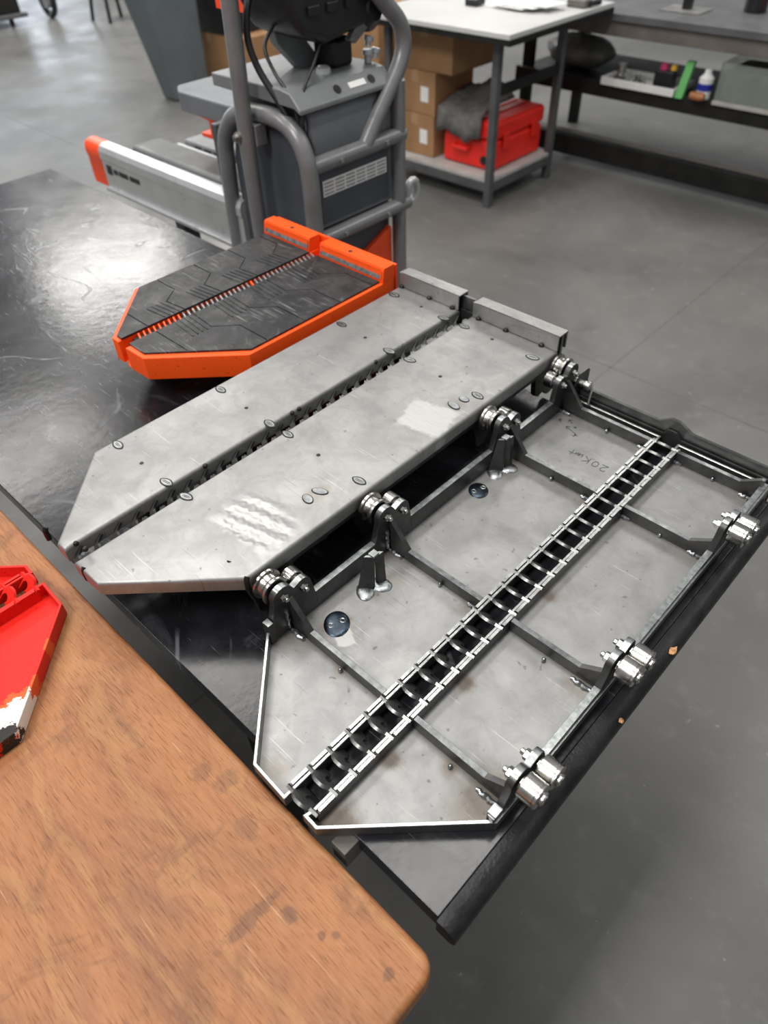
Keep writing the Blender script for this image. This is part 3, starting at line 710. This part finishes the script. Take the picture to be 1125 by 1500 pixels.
# ------------------------------------------------------------------ grey lift truck behind the bench
def build_truck():
    T = Thing('pallet_stacker', 'grey and charcoal pallet stacker with tube frame and silver forks behind the bench', 'lift truck', (-1.6, 1.38, -TZ))
    p = T.part
    # hoop
    hp = [(-1.80, -.87), (-1.787, -.1), (-1.771, .12)]
    hp += [(-1.765, .165), (-1.745, .205), (-1.705, .242), (-1.65, .262), (-1.595, .268), (-1.54, .268), (-1.49, .258), (-1.452, .232), (-1.432, .195), (-1.424, .15)]
    hp += [(-1.424, 0), (-1.43, -.5), (-1.435, -.87)]
    p('hoop_tube', MB().tube(smooth_path([(x, 1.2, z) for x, z in hp], 3), .0225, 14), 'tube_grey', smooth=60)
    post = p('post', MB().tube([(-1.60, 1.152, -.87), (-1.60, 1.152, .2), (-1.583, 1.152, .52), (-1.56, 1.152, .85)], .0205, 14), 'tube_grey', smooth=60)
    m = MB(); m.lathe((-1.605, 1.132, .226), (0, -1, 0), [(0, .013), (.005, .013), (.006, .011)], 16); m.lathe((-1.605, 1.127, .226), (0, -1, 0), [(0, .009), (.008, .009), (.009, .007)], 6)
    p('bolt', m, 'zinc', post)
    p('mounting_lug', MB().box(-1.63, -1.575, 1.165, 1.20, .20, .25), 'tube_grey', bevel=.003)
    p('rear_post', MB().tube([(-1.43, 1.535, -.87), (-1.43, 1.535, .18), (-1.43, 1.535, .30)], .021, 14), 'tube_grey', smooth=60)
    for z, y1 in ((.170, 1.55), (-.020, 1.57)):
        c = p('cross_tube', MB().tube([(-1.428, 1.20, z), (-1.428, y1, z)], .0205, 14), 'tube_grey', smooth=60)
        for y in (1.30, 1.47): p('bolt', MB().lathe((-1.409, y, z), (1, 0, 0), [(0, .007), (.004, .007), (.005, .005)], 10), 'zinc', c)
    p('hook_ring', MB().tube([(-1.425+.004*math.sin(R(a)), 1.585+.022*math.cos(R(a)), .006+.032*math.sin(R(a))) for a in range(0, 360, 24)], .010, 8, closed=True), 'alu', smooth=60)
    # body
    p('lower_body', MB().box(-1.76, -1.455, 1.225, 1.53, -.84, .165), 'body_dark', bevel=.02, seg=3)
    dome = [(-1.752, -.3), (-1.752, .13), (-1.735, .19), (-1.69, .232), (-1.62, .247), (-1.54, .247), (-1.485, .225), (-1.458, .18), (-1.45, .13), (-1.45, -.3)]
    p('side_panel', MB().prism(dome, 'xz', 1.212, 1.25), 'body_dark', bevel=.006, seg=3)
    prof = [(-1.75, .16), (-1.75, .29), (-1.70, .305), (-1.49, .300), (-1.452, .285), (-1.438, .25), (-1.436, .20), (-1.445, .16)]
    p('upper_body', MB().prism(prof, 'xz', 1.235, 1.525), 'body_mid', bevel=.008, seg=3)
    top = p('top_ledge', MB().prism([(-1.77, .305), (-1.77, .335), (-1.50, .337), (-1.462, .332), (-1.430, .300), (-1.430, .288), (-1.452, .300)], 'xz', 1.195, 1.52), 'body_light', bevel=.004, seg=2)
    for y in (1.335, 1.455): p('socket_hole', MB().lathe((-1.4462, y, .3165), (1, 0, 1), [(0, .012), (.001, .012)], 8), 'bore', top)
    m = MB(); c = Vector((-1.446, 0, .316)); n = Vector((.7071, 0, .7071)); d = Vector((.7071, 0, -.7071))*.0075
    q = [c-d, c+d, c+d+n*.0014, c-d+n*.0014]
    p('small_label', m.prism([(v.x, v.z) for v in q], 'xz', 1.375, 1.432), 'white', top)
    fr = p('label_panel', MB().box(-1.457, -1.438, 1.232, 1.515, .0, .150), 'body_mid', bevel=.004)
    p('panel_window', MB().box(-1.438, -1.4365, 1.245, 1.500, .012, .140), 'body_dark', fr)
    m = MB().box(-1.4365, -1.4355, 1.252, 1.492, .082, .122)
    st = p('label_sticker', m, 'white', fr)
    m = MB()
    for i in range(6):
        for j in range(4):
            y0 = 1.256+i*.0395; m.box(-1.4355, -1.4353, y0, y0+.034, .0855+j*.009, .0905+j*.009)
    p('print', m, 'grey_print', st)
    p('orange_skirt', MB().prism([(1.31, -.30), (1.36, -.135), (1.51, -.075), (1.51, -.30)], 'yz', -1.456, -1.436), 'safety_orange', bevel=.004)
    # loop handle
    lp = [(-1.428, 1.405, .175), (-1.430, 1.455, .232), (-1.432, 1.520, .300), (-1.434, 1.556, .345), (-1.436, 1.567, .385), (-1.438, 1.553, .425), (-1.442, 1.515, .462), (-1.447, 1.46, .515), (-1.455, 1.40, .58), (-1.47, 1.36, .66), (-1.50, 1.35, .70), (-1.56, 1.35, .72)]
    p('loop_handle', MB().tube(smooth_path(lp), .0205, 14), 'tube_grey', smooth=60)
    # tilt bracket and black control head
    p('bracket', MB().prism([(1.36, .33), (1.29, .40), (1.27, .47), (1.33, .47), (1.37, .41), (1.44, .33)], 'yz', -1.63, -1.60), 'body_light', bevel=.003)
    p('bracket', MB().prism([(1.44, .39), (1.55, .455), (1.575, .54), (1.55, .54), (1.42, .40)], 'yz', -1.50, -1.48), 'body_light', bevel=.003)
    p('hinge_block', MB().box(-1.60, -1.52, 1.40, 1.47, .335, .40), 'black_plastic', bevel=.012, seg=3)
    h = p('control_head', MB().prism([(1.235, .62), (1.225, .50), (1.26, .435), (1.34, .405), (1.47, .425), (1.56, .45), (1.59, .52), (1.59, .62)], 'yz', -1.66, -1.47), 'black_plastic', bevel=.02, seg=3)
    for y in (1.28, 1.34, 1.40): p('button', MB().box(-1.472, -1.462, y, y+.035, .47, .49), 'black_plastic', h, bevel=.003)
    p('warning_label', MB().box(-1.82, -1.70, 1.28, 1.283, .455, .60), 'safety_orange', bevel=.001, label='bright orange label plate')
    p('motor', MB().lathe((-1.60, 1.50, .455), (1, .0, 0), [(0, .04), (.004, .05), (.11, .05), (.12, .04), (.135, .025)], 22), 'black_plastic')
    for y, z in ((1.49, .375), (1.515, .345)):
        p('knob', MB().lathe((-1.49, y, z), (0, .3, .9), [(0, .008), (.012, .008), (.012, .013), (.022, .013), (.024, .01)], 12), 'alu')
    m = MB().lathe((-1.50, 1.50, .337), (0, 0, 1), [(0, .010), (.02, .010), (.02, .015), (.03, .013)], 12); p('cap', m, 'alu'); p('cap', MB().lathe((-1.52, 1.36, .337), (0, 0, 1), [(0, .02), (.012, .018), (.016, .01)], 14), 'alu')
    for pts, r in (([(-1.60, 1.24, .53), (-1.585, 1.20, .49), (-1.58, 1.185, .43), (-1.56, 1.19, .37), (-1.515, 1.20, .31), (-1.475, 1.207, .25), (-1.46, 1.21, .20)], .0085),
                   ([(-1.57, 1.26, .45), (-1.565, 1.22, .41), (-1.53, 1.215, .36), (-1.485, 1.215, .32), (-1.465, 1.215, .27), (-1.462, 1.214, .2)], .0045),
                   ([(-1.50, 1.35, .43), (-1.48, 1.30, .38), (-1.462, 1.24, .33), (-1.452, 1.222, .28), (-1.458, 1.214, .23), (-1.462, 1.212, .19)], .004)):
        p('cable', MB().tube(smooth_path(pts, 5), r, 8), 'black_plastic', smooth=60)
    # rider side: arm pad, foot platform, forks
    pad = [(-2.165, 1.33), (-2.11, 1.295), (-1.81, 1.295), (-1.74, 1.36), (-1.74, 1.52), (-2.12, 1.52), (-2.165, 1.47)]
    p('arm_pad', MB().prism(pad, 'xy', .165, .222), 'body_mid', bevel=.008, seg=2)
    p('pad_strut', MB().box(-1.87, -1.845, 1.23, 1.27, -.03, .19), 'frame_grey', bevel=.004)
    p('pad_beam', MB().box(-1.95, -1.74, 1.36, 1.48, .10, .166), 'frame_grey', bevel=.004)
    p('foot_mat', MB().box(-2.50, -1.78, 1.285, 1.43, -.075, -.004), 'black_plastic' if False else 'frame_grey', bevel=.03, seg=4)
    k = p('mat_block', MB().box(-2.40, -1.78, 1.455, 1.60, -.09, -.005), 'body_light', bevel=.01)
    for i in range(10): p('slot', MB().box(-2.33+i*.056, -2.295+i*.056, 1.452, 1.47, -.06, -.015), 'bore', k)
    p('chrome_strip', MB().box(-2.42, -1.78, 1.436, 1.450, -.04, -.02), 'alu', bevel=.003)
    p('latch', MB().prism([(-2.21, .105), (-2.215, .118), (-2.13, .118), (-2.135, .075), (-2.09, .045), (-2.22, .045), (-2.22, .058), (-2.165, .06), (-2.165, .10)], 'xz', 1.42, 1.46), 'safety_orange', bevel=.003)
    fork = [(1.195, -.125), (1.195, -.035), (1.192, -.03), (1.192, -.005), (1.200, .010), (1.216, .016), (1.238, .016), (1.25, .006), (1.25, -.125)]
    fo = p('fork_beam', MB().prism(fork, 'yz', -2.53, -1.74), 'alu', smooth=25)
    p('beam_foot', MB().box(-2.53, -1.74, 1.182, 1.25, -.135, -.122), 'alu', fo, bevel=.003)
    p('orange_tip', MB().prism([(y+(.0015 if y > 1.2 else -.0015), z*1.02) for y, z in fork], 'yz', -2.625, -2.53), 'safety_orange', fo, bevel=.006, label='orange end cap')
    p('beam_marking', MB().box(-2.505, -2.475, 1.1925, 1.1948, -.075, -.045), 'black_plastic', fo)
    for i, w in enumerate((.026, .032, .022, .03, .026)): p('beam_marking', MB().box(-2.462+i*.034, -2.462+i*.034+w, 1.1935, 1.1948, -.068, -.052), 'black_plastic', fo)
    p('support_arm', MB().box(-2.3, -1.75, 1.27, 1.45, -.20, -.12), 'body_dark', bevel=.01)
    for x in (-1.70, -1.50):
        p('wheel', MB().lathe((x, 1.38, -.82), (1, 0, 0), [(0, .06), (.003, .08), (.05, .08), (.053, .06)], 24), 'black_plastic')
    p('fork_leg', MB().box(-2.32, -2.26, 1.30, 1.36, -.9, -.19), 'body_dark', bevel=.006)
build_truck()

# ------------------------------------------------------------------ background furniture
def build_white_table():
    X0, X1, Y0, Y1 = -3.42, -2.385, 3.375, 4.36
    T = Thing('white_topped_table', 'white-topped grey steel table with a lower shelf, behind the lift truck', 'table', ((X0+X1)/2, (Y0+Y1)/2, -TZ))
    T.part('table_top', MB().box(X0, X1, Y0, Y1, -.022, .002), 'white_top', bevel=.003)
    T.part('edge_trim', MB().box(X0+.004, X1+.003, Y0+.004, Y1, -.05, -.0225), 'frame_black', bevel=.002)
    for x in (X0+.08, X1-.17):
        for y in (Y0+.10, Y1-.28):
            T.part('leg', MB().box(x, x+.042, y, y+.042, -.9, -.05), 'frame_grey', bevel=.004)
    xa, xb, ya, yb = X0+.083, X1-.131, Y0+.103, Y1-.241
    s = T.part('shelf_frame', MB().box(xa, xb, ya, ya+.03, -.815, -.765).box(xa, xb, yb-.03, yb, -.815, -.765).box(xb-.03, xb, ya+.03, yb-.03, -.815, -.765).box(xa, xa+.03, ya+.03, yb-.03, -.815, -.765), 'frame_grey', bevel=.002)
    T.part('shelf_board', MB().box(xa+.004, xb-.004, ya+.005, yb-.005, -.7645, -.745), 'shelf_grey', bevel=.002)
    T.part('upper_rail', MB().box(xb-.035, xb-.005, ya+.042, yb-.042, -.32, -.27), 'frame_black', bevel=.002)
build_white_table()
def carton(label, x0, x1, y0, y1, z0, z1, group=None, sticker=True):
    T = Thing('cardboard_box', label, 'box', ((x0+x1)/2, (y0+y1)/2, z0), group)
    T.part('carton', MB().box(x0, x1, y0, y1, z0, z1), 'card', bevel=.004)
    w = (x0+x1)/2
    T.part('tape', MB().box(w-.025, w+.025, y0-.0012, y1+.0012, z1-.06, z1+.0012), 'tape')
    if sticker: T.part('paper_label', MB().box(x1-.11, x1-.05, y0-.002, y0-.0005, z0+.07, z0+.15), 'white')
carton('brown carton at the bottom of the stack under the white table', -3.33, -3.02, 3.56, 3.92, -.7445, -.515, 'cartons stacked under the white table')
carton('brown carton in the middle of the stack under the white table', -3.33, -3.015, 3.56, 3.92, -.513, -.285, 'cartons stacked under the white table')
carton('wide brown carton on top of the stack under the white table', -3.33, -2.90, 3.57, 4.0, -.283, -.055, 'cartons stacked under the white table', sticker=False)
carton('brown carton standing on the floor left of the white table, behind the tube loop', -4.15, -3.65, 3.75, 4.25, -.9, -.45, sticker=False)
carton('brown carton stacked on another left of the white table, behind the tube loop', -4.12, -3.66, 3.76, 4.2, -.448, -.05, sticker=False)
def build_case():
    x0, x1, y0, y1, z0 = -2.965, -2.585, 3.585, 4.08, -.7445
    T = Thing('red_hard_case', 'bright red ribbed plastic hard case on the shelf of the white table', 'case', ((x0+x1)/2, (y0+y1)/2, z0))
    T.part('case_body', MB().box(x0, x1, y0, y1, z0, z0+.165), 'case_red', bevel=.025, seg=3)
    lid = T.part('lid', MB().box(x0-.006, x1+.006, y0-.006, y1+.006, z0+.167, z0+.265), 'case_red', bevel=.025, seg=3)
    for i in range(4): T.part('rib', MB().box(x0+.04+i*.07, x0+.07+i*.07, y0+.04, y1-.04, z0+.264, z0+.272), 'case_red', lid, bevel=.003)
    for y in (y0+.08, y1-.13): T.part('latch', MB().box(x1+.005, x1+.018, y, y+.05, z0+.115, z0+.20), 'case_red', bevel=.004)
    T.part('handle', MB().tube([(x0+.10, y0-.003, z0+.11), (x0+.10, y0-.03, z0+.105), (x0+.21, y0-.03, z0+.105), (x0+.21, y0-.003, z0+.11)], .011, 8), 'case_red')
    T.part('pressure_valve', MB().lathe((x1-.06, y0-.004, z0+.06), (0, -1, 0), [(0, .024), (.008, .024), (.01, .018)], 16), 'black_plastic')
build_case()
def build_cloth():
    m = MB(); nx, ny = 16, 12; vs = []; fs = []
    x0, x1, y0, y1 = -2.985, -2.66, 3.51, 3.86
    for j in range(ny+1):
        for i in range(nx+1):
            u, v = i/nx, j/ny
            x = x0+(x1-x0)*u; y = y0+(y1-y0)*v
            z = -.452+.05*math.sin(u*7+v*3)*.35+.16*max(0, v-.3)*(1-abs(u-.45)) + random.uniform(-.005, .005)
            if y < 3.575: z -= (3.575-y)*1.9+.01*math.sin(u*20); y = 3.548+(y-3.51)*.2
            vs.append((x, y, z))
    for j in range(ny):
        for i in range(nx): k = j*(nx+1)+i; fs.append((k, k+1, k+nx+2, k+nx+1))
    m.add(vs, fs)
    o = obj('cloth', m, 'cloth', smooth=80); o.location = (0, 0, TZ)
    md = o.modifiers.new('thick', 'SOLIDIFY'); md.thickness = .008
    tag(o, 'crumpled dark grey cloth draped over the red hard case', 'cloth')
build_cloth()
def build_far_bench():
    X0, X1, Y0, Y1 = -3.1, .9, 4.375, 5.25
    T = Thing('dark_workbench', 'long dark grey workbench with a shelf and low stretcher, top right of the photo', 'workbench', ((X0+X1)/2, (Y0+Y1)/2, -TZ))
    T.part('bench_top', MB().box(X0, X1, Y0, Y1, -.09, -.052), 'bench_far', bevel=.004)
    T.part('apron', MB().box(X0+.02, X1-.02, Y0+.02, Y0+.05, -.165, -.091), 'brown_rail', bevel=.003)
    T.part('shelf', MB().box(X0+.04, X1-.04, Y0+.08, Y1-.15, -.437, -.417), 'frame_black', bevel=.002)
    T.part('shelf_rail', MB().box(X0+.04, X1-.04, Y0+.05, Y0+.08, -.49, -.405), 'frame_black', bevel=.003)
    T.part('low_stretcher', MB().box(X0+.04, X1-.04, Y0+.12, Y0+.20, -.80, -.75), 'brown_rail', bevel=.003)
    T.part('low_stretcher', MB().box(X0+.04, X1-.04, Y0+.06, Y0+.115, -.86, -.745), 'frame_black', bevel=.003)
    for x in (X0+.06, X1-.12):
        for y in (Y0+.09, Y1-.12): T.part('leg', MB().box(x, x+.06, y, y+.06, -.9, -.091), 'frame_black', bevel=.003)
build_far_bench()
def small_items():
    # on the white table
    T = Thing('paper_pile', 'loose white papers and plastic on the white table top', 'papers', (-2.75, 3.95, .002))
    for i in range(5):
        x, y = -2.86+.06*i, 3.94+.03*math.sin(i*2)
        T.part('sheet', MB().prism([(x-.12, y-.07), (x+.10, y-.09), (x+.13, y+.07), (x-.08, y+.10)], 'xy', .003+.006*i, .007+.006*i), 'white')
    T = Thing('black_gadget', 'small black gadget lying beside the white papers', 'gadget', (-2.98, 3.86, .002))
    T.part('housing', MB().box(-3.03, -2.94, 3.82, 3.90, .002, .035), 'black_plastic', bevel=.008)
    T = Thing('grey_tool', 'dull grey tool at the far right of the white table', 'tool', (-2.48, 4.15, .002))
    T.part('tool_body', MB().box(-2.54, -2.42, 4.10, 4.18, .002, .04), 'brown_rail', bevel=.01); T.part('grip', MB().cyl((-2.42, 4.14, .02), (-2.40, 4.22, .02), .014), 'black_plastic')
    # on the far bench
    OFF[0] = Vector((-.12, .27, -.052))
    T = Thing('post_stand', 'black post on a pale base plate on the dark workbench', 'stand', (-1.98, 4.40, 0))
    T.part('base_plate', MB().box(-2.10, -1.86, 4.30, 4.48, .0, .006), 'silver_bag', bevel=.002); T.part('post', MB().box(-2.00, -1.955, 4.37, 4.42, .006, .25), 'black_plastic', bevel=.005)
    T = Thing('black_can', 'black round can near the right edge on the dark workbench', 'can', (-1.66, 4.56, 0))
    T.part('can_body', MB().lathe((-1.66, 4.56, 0), (0, 0, 1), [(0, .055), (.004, .06), (.09, .06), (.095, .055)], 20), 'black_plastic'); T.part('cap', MB().lathe((-1.66, 4.56, .095), (0, 0, 1), [(0, .03), (.03, .028)], 14), 'black_plastic')
    T = Thing('tape_roll', 'orange and yellow roll at the top right on the dark workbench', 'tape roll', (-1.45, 4.52, 0))
    T.part('outer_roll', MB().tube([(-1.45+.05*math.cos(R(a)), 4.52+.05*math.sin(R(a)), .02) for a in range(0, 360, 20)], .019, 8, closed=True), 'safety_orange'); T.part('core', MB().tube([(-1.45+.03*math.cos(R(a)), 4.52+.03*math.sin(R(a)), .02) for a in range(0, 360, 20)], .012, 8, closed=True), 'yellow')
    # on its shelf
    zs = -.345; OFF[0] = Vector((-.12, .265, -.0715))
    T = Thing('white_tray', 'shallow white tray on the shelf of the dark workbench', 'tray', (-2.0, 4.22, zs))
    T.part('tray', MB().box(-2.30, -1.83, 4.14, 4.40, zs, zs+.012).box(-2.30, -1.83, 4.14, 4.15, zs+.012, zs+.04).box(-2.30, -1.83, 4.39, 4.40, zs+.012, zs+.04).box(-2.30, -2.29, 4.15, 4.39, zs+.012, zs+.04).box(-1.84, -1.83, 4.15, 4.39, zs+.012, zs+.04), 'white', bevel=.003)
    for (x, y, r, h, lab) in [(-2.22, 4.23, .045, .09, 'tall shiny metal part at the left of the white tray'), (-2.10, 4.22, .035, .05, 'short shiny metal ring in the middle of the white tray')]:
        T = Thing('metal_part', lab, 'machine part', (x, y, zs+.012))
        T.part('hub', MB().lathe((x, y, zs+.012), (0, 0, 1), [(0, r), (h*.4, r), (h*.4, r*.6), (h, r*.6), (h, r*.3)], 18), 'zinc'); T.part('flange', MB().lathe((x+r*.8, y, zs+.03), (1, 0, .4), [(0, r*.7), (.012, r*.7)], 16), 'roller')
    T = Thing('black_drill', 'black power tool at the right of the white tray', 'power tool', (-1.93, 4.24, zs+.012))
    T.part('tool_body', MB().box(-2.0, -1.88, 4.20, 4.27, zs+.012, zs+.11), 'black_plastic', bevel=.015); T.part('cap', MB().lathe((-1.95, 4.22, zs+.11), (0, 0, 1), [(0, .025), (.03, .02)], 12), 'pink'); T.part('knob', MB().lathe((-1.90, 4.24, zs+.11), (0, 0, 1), [(0, .018), (.025, .016)], 12), 'yellow')
    T = Thing('green_board', 'narrow green board leaning upright on the shelf of the dark workbench', 'board', (-1.80, 4.20, zs))
    T.part('board', MB().prism([(4.14, zs), (4.17, zs), (4.24, zs+.17), (4.21, zs+.17)], 'yz', -1.82, -1.775), 'green', bevel=.002)
    T = Thing('spray_bottle', 'white bottle with a blue band on the shelf, right of the green board', 'bottle', (-1.68, 4.20, zs))
    T.part('bottle_body', MB().lathe((-1.68, 4.20, zs), (0, 0, 1), [(0, .036), (.005, .04), (.11, .04), (.13, .02), (.15, .018)], 18), 'white'); T.part('blue_band', MB().lathe((-1.68, 4.20, zs+.05), (0, 0, 1), [(0, .0408), (.035, .0408)], 18), 'blue')
    T = Thing('copper_fitting', 'copper-brown fitting on the front rail of the shelf', 'fitting', (-1.68, 4.13, -.335))
    T.part('fitting_body', MB().lathe((-1.72, 4.125, -.312), (1, 0, 0), [(0, .018), (.02, .022), (.06, .022), (.08, .016)], 14), 'copper'); T.part('collar', MB().lathe((-1.70, 4.125, -.312), (1, 0, 0), [(0, .0235), (.008, .0235)], 14), 'copper')
    T = Thing('acrylic_bin', 'large murky clear plastic bin on the shelf at the right edge', 'bin', (-1.2, 4.32, zs))
    T.part('bin_wall', MB().box(-1.60, -.75, 4.16, 4.165, zs, zs+.2).box(-1.60, -.75, 4.475, 4.48, zs, zs+.2).box(-1.60, -1.595, 4.165, 4.475, zs, zs+.2).box(-.755, -.75, 4.165, 4.475, zs, zs+.2).box(-1.595, -.755, 4.165, 4.475, zs, zs+.005), 'acrylic')
    T.part('bin_rim', MB().box(-1.60, -.75, 4.145, 4.16, zs+.0, zs+.02), 'shelf_grey', bevel=.002)
    T.part('contents', MB().box(-1.58, -.77, 4.18, 4.46, zs+.006, zs+.17), plain('olive_grey_parts', (.16, .16, .12), .6), bevel=.02)
    OFF[0] = Vector((0, 0, 0))
    m = MB(); m.blob((-2.74, 4.66, zs-.0715+.094), .235, .13, .092, 20, 10, jit=.07)
    o = obj('plastic_bag', m, 'silver_bag', smooth=80, off=None); o.location = (0, 0, TZ)
    tag(o, 'rumpled dark grey plastic bag at the left end of the far shelf', 'bag')
small_items()
def back_left():
    T = Thing('grey_pillar_bin', 'tall blue-grey tapered bin on the floor behind the lift truck', 'bin', (-6.05, 3.75, -TZ))
    m = MB(); vs = [(-6.10, 3.60, -.9), (-5.90, 3.60, -.9), (-5.90, 3.95, -.9), (-6.10, 3.95, -.9), (-6.38, 3.52, .05), (-5.95, 3.52, .05), (-5.95, 4.02, .05), (-6.38, 4.02, .05)]
    m.add(vs, [(0, 3, 2, 1), (4, 5, 6, 7), (0, 1, 5, 4), (1, 2, 6, 5), (2, 3, 7, 6), (3, 0, 4, 7)]); T.part('bin_body', m, 'bin_grey', bevel=.02)
    T.part('bin_rim', MB().box(-6.41, -5.93, 3.49, 4.05, .05, .09), 'bin_grey', bevel=.01)
    T = Thing('black_crate', 'black crate stacked on the brown box behind the lift truck', 'crate', (-6.15, 4.35, -.47))
    T.part('crate_body', MB().box(-6.50, -5.75, 4.12, 4.62, -.50, -.14), 'black_plastic', bevel=.015); T.part('crate_rim', MB().box(-6.52, -5.73, 4.10, 4.64, -.14, -.11), 'black_plastic', bevel=.006)
    carton('brown cardboard box on the floor beside the tall grey bin', -6.52, -5.6, 4.13, 4.63, -.9, -.503, sticker=False)
    T = Thing('floor_cart', 'dark cart standing on the floor at the top left corner', 'cart', (-10.4, 4.2, -TZ))
    T.part('cart_body', MB().box(-10.9, -10.15, 3.7, 4.35, -.78, -.3), 'frame_black', bevel=.02); T.part('cart_deck', MB().box(-10.95, -10.10, 3.65, 4.4, -.82, -.775), 'frame_grey', bevel=.01)
    for x, y in ((-10.2, 4.2), (-10.2, 3.85), (-10.8, 4.2)): T.part('caster', MB().lathe((x, y, -.86), (0, 1, 0), [(0, .04), (.03, .04)], 14), 'black_plastic')
    T = Thing('rubber_wheel', 'black wheel standing on the floor right of the dark cart', 'wheel', (-10.2, 4.72, -TZ))
    T.part('tyre', MB().tube([(-10.25+.16*math.cos(R(a)), 4.75, -.71+.16*math.sin(R(a))) for a in range(0, 360, 20)], .035, 8, closed=True), 'black_plastic'); T.part('hub', MB().lathe((-10.25, 4.72, -.71), (0, 1, 0), [(0, .09), (.06, .09)], 16), 'alu')
    T = Thing('stool', 'thin-legged dark stool standing at the top of the photo', 'stool', (-9.5, 5.1, -TZ))
    for x, y in ((-9.62, 4.95), (-9.3, 5.0), (-9.55, 5.3), (-9.25, 5.35)): T.part('leg', MB().cyl((x, y, -.9), (-9.43+(x+9.43)*.6, 5.15+(y-5.15)*.6, -.3), .02), 'frame_black')
    T.part('seat', MB().lathe((-9.43, 5.15, -.3), (0, 0, 1), [(0, .17), (.01, .18), (.05, .18), (.06, .16)], 20), 'black_plastic')
back_left()
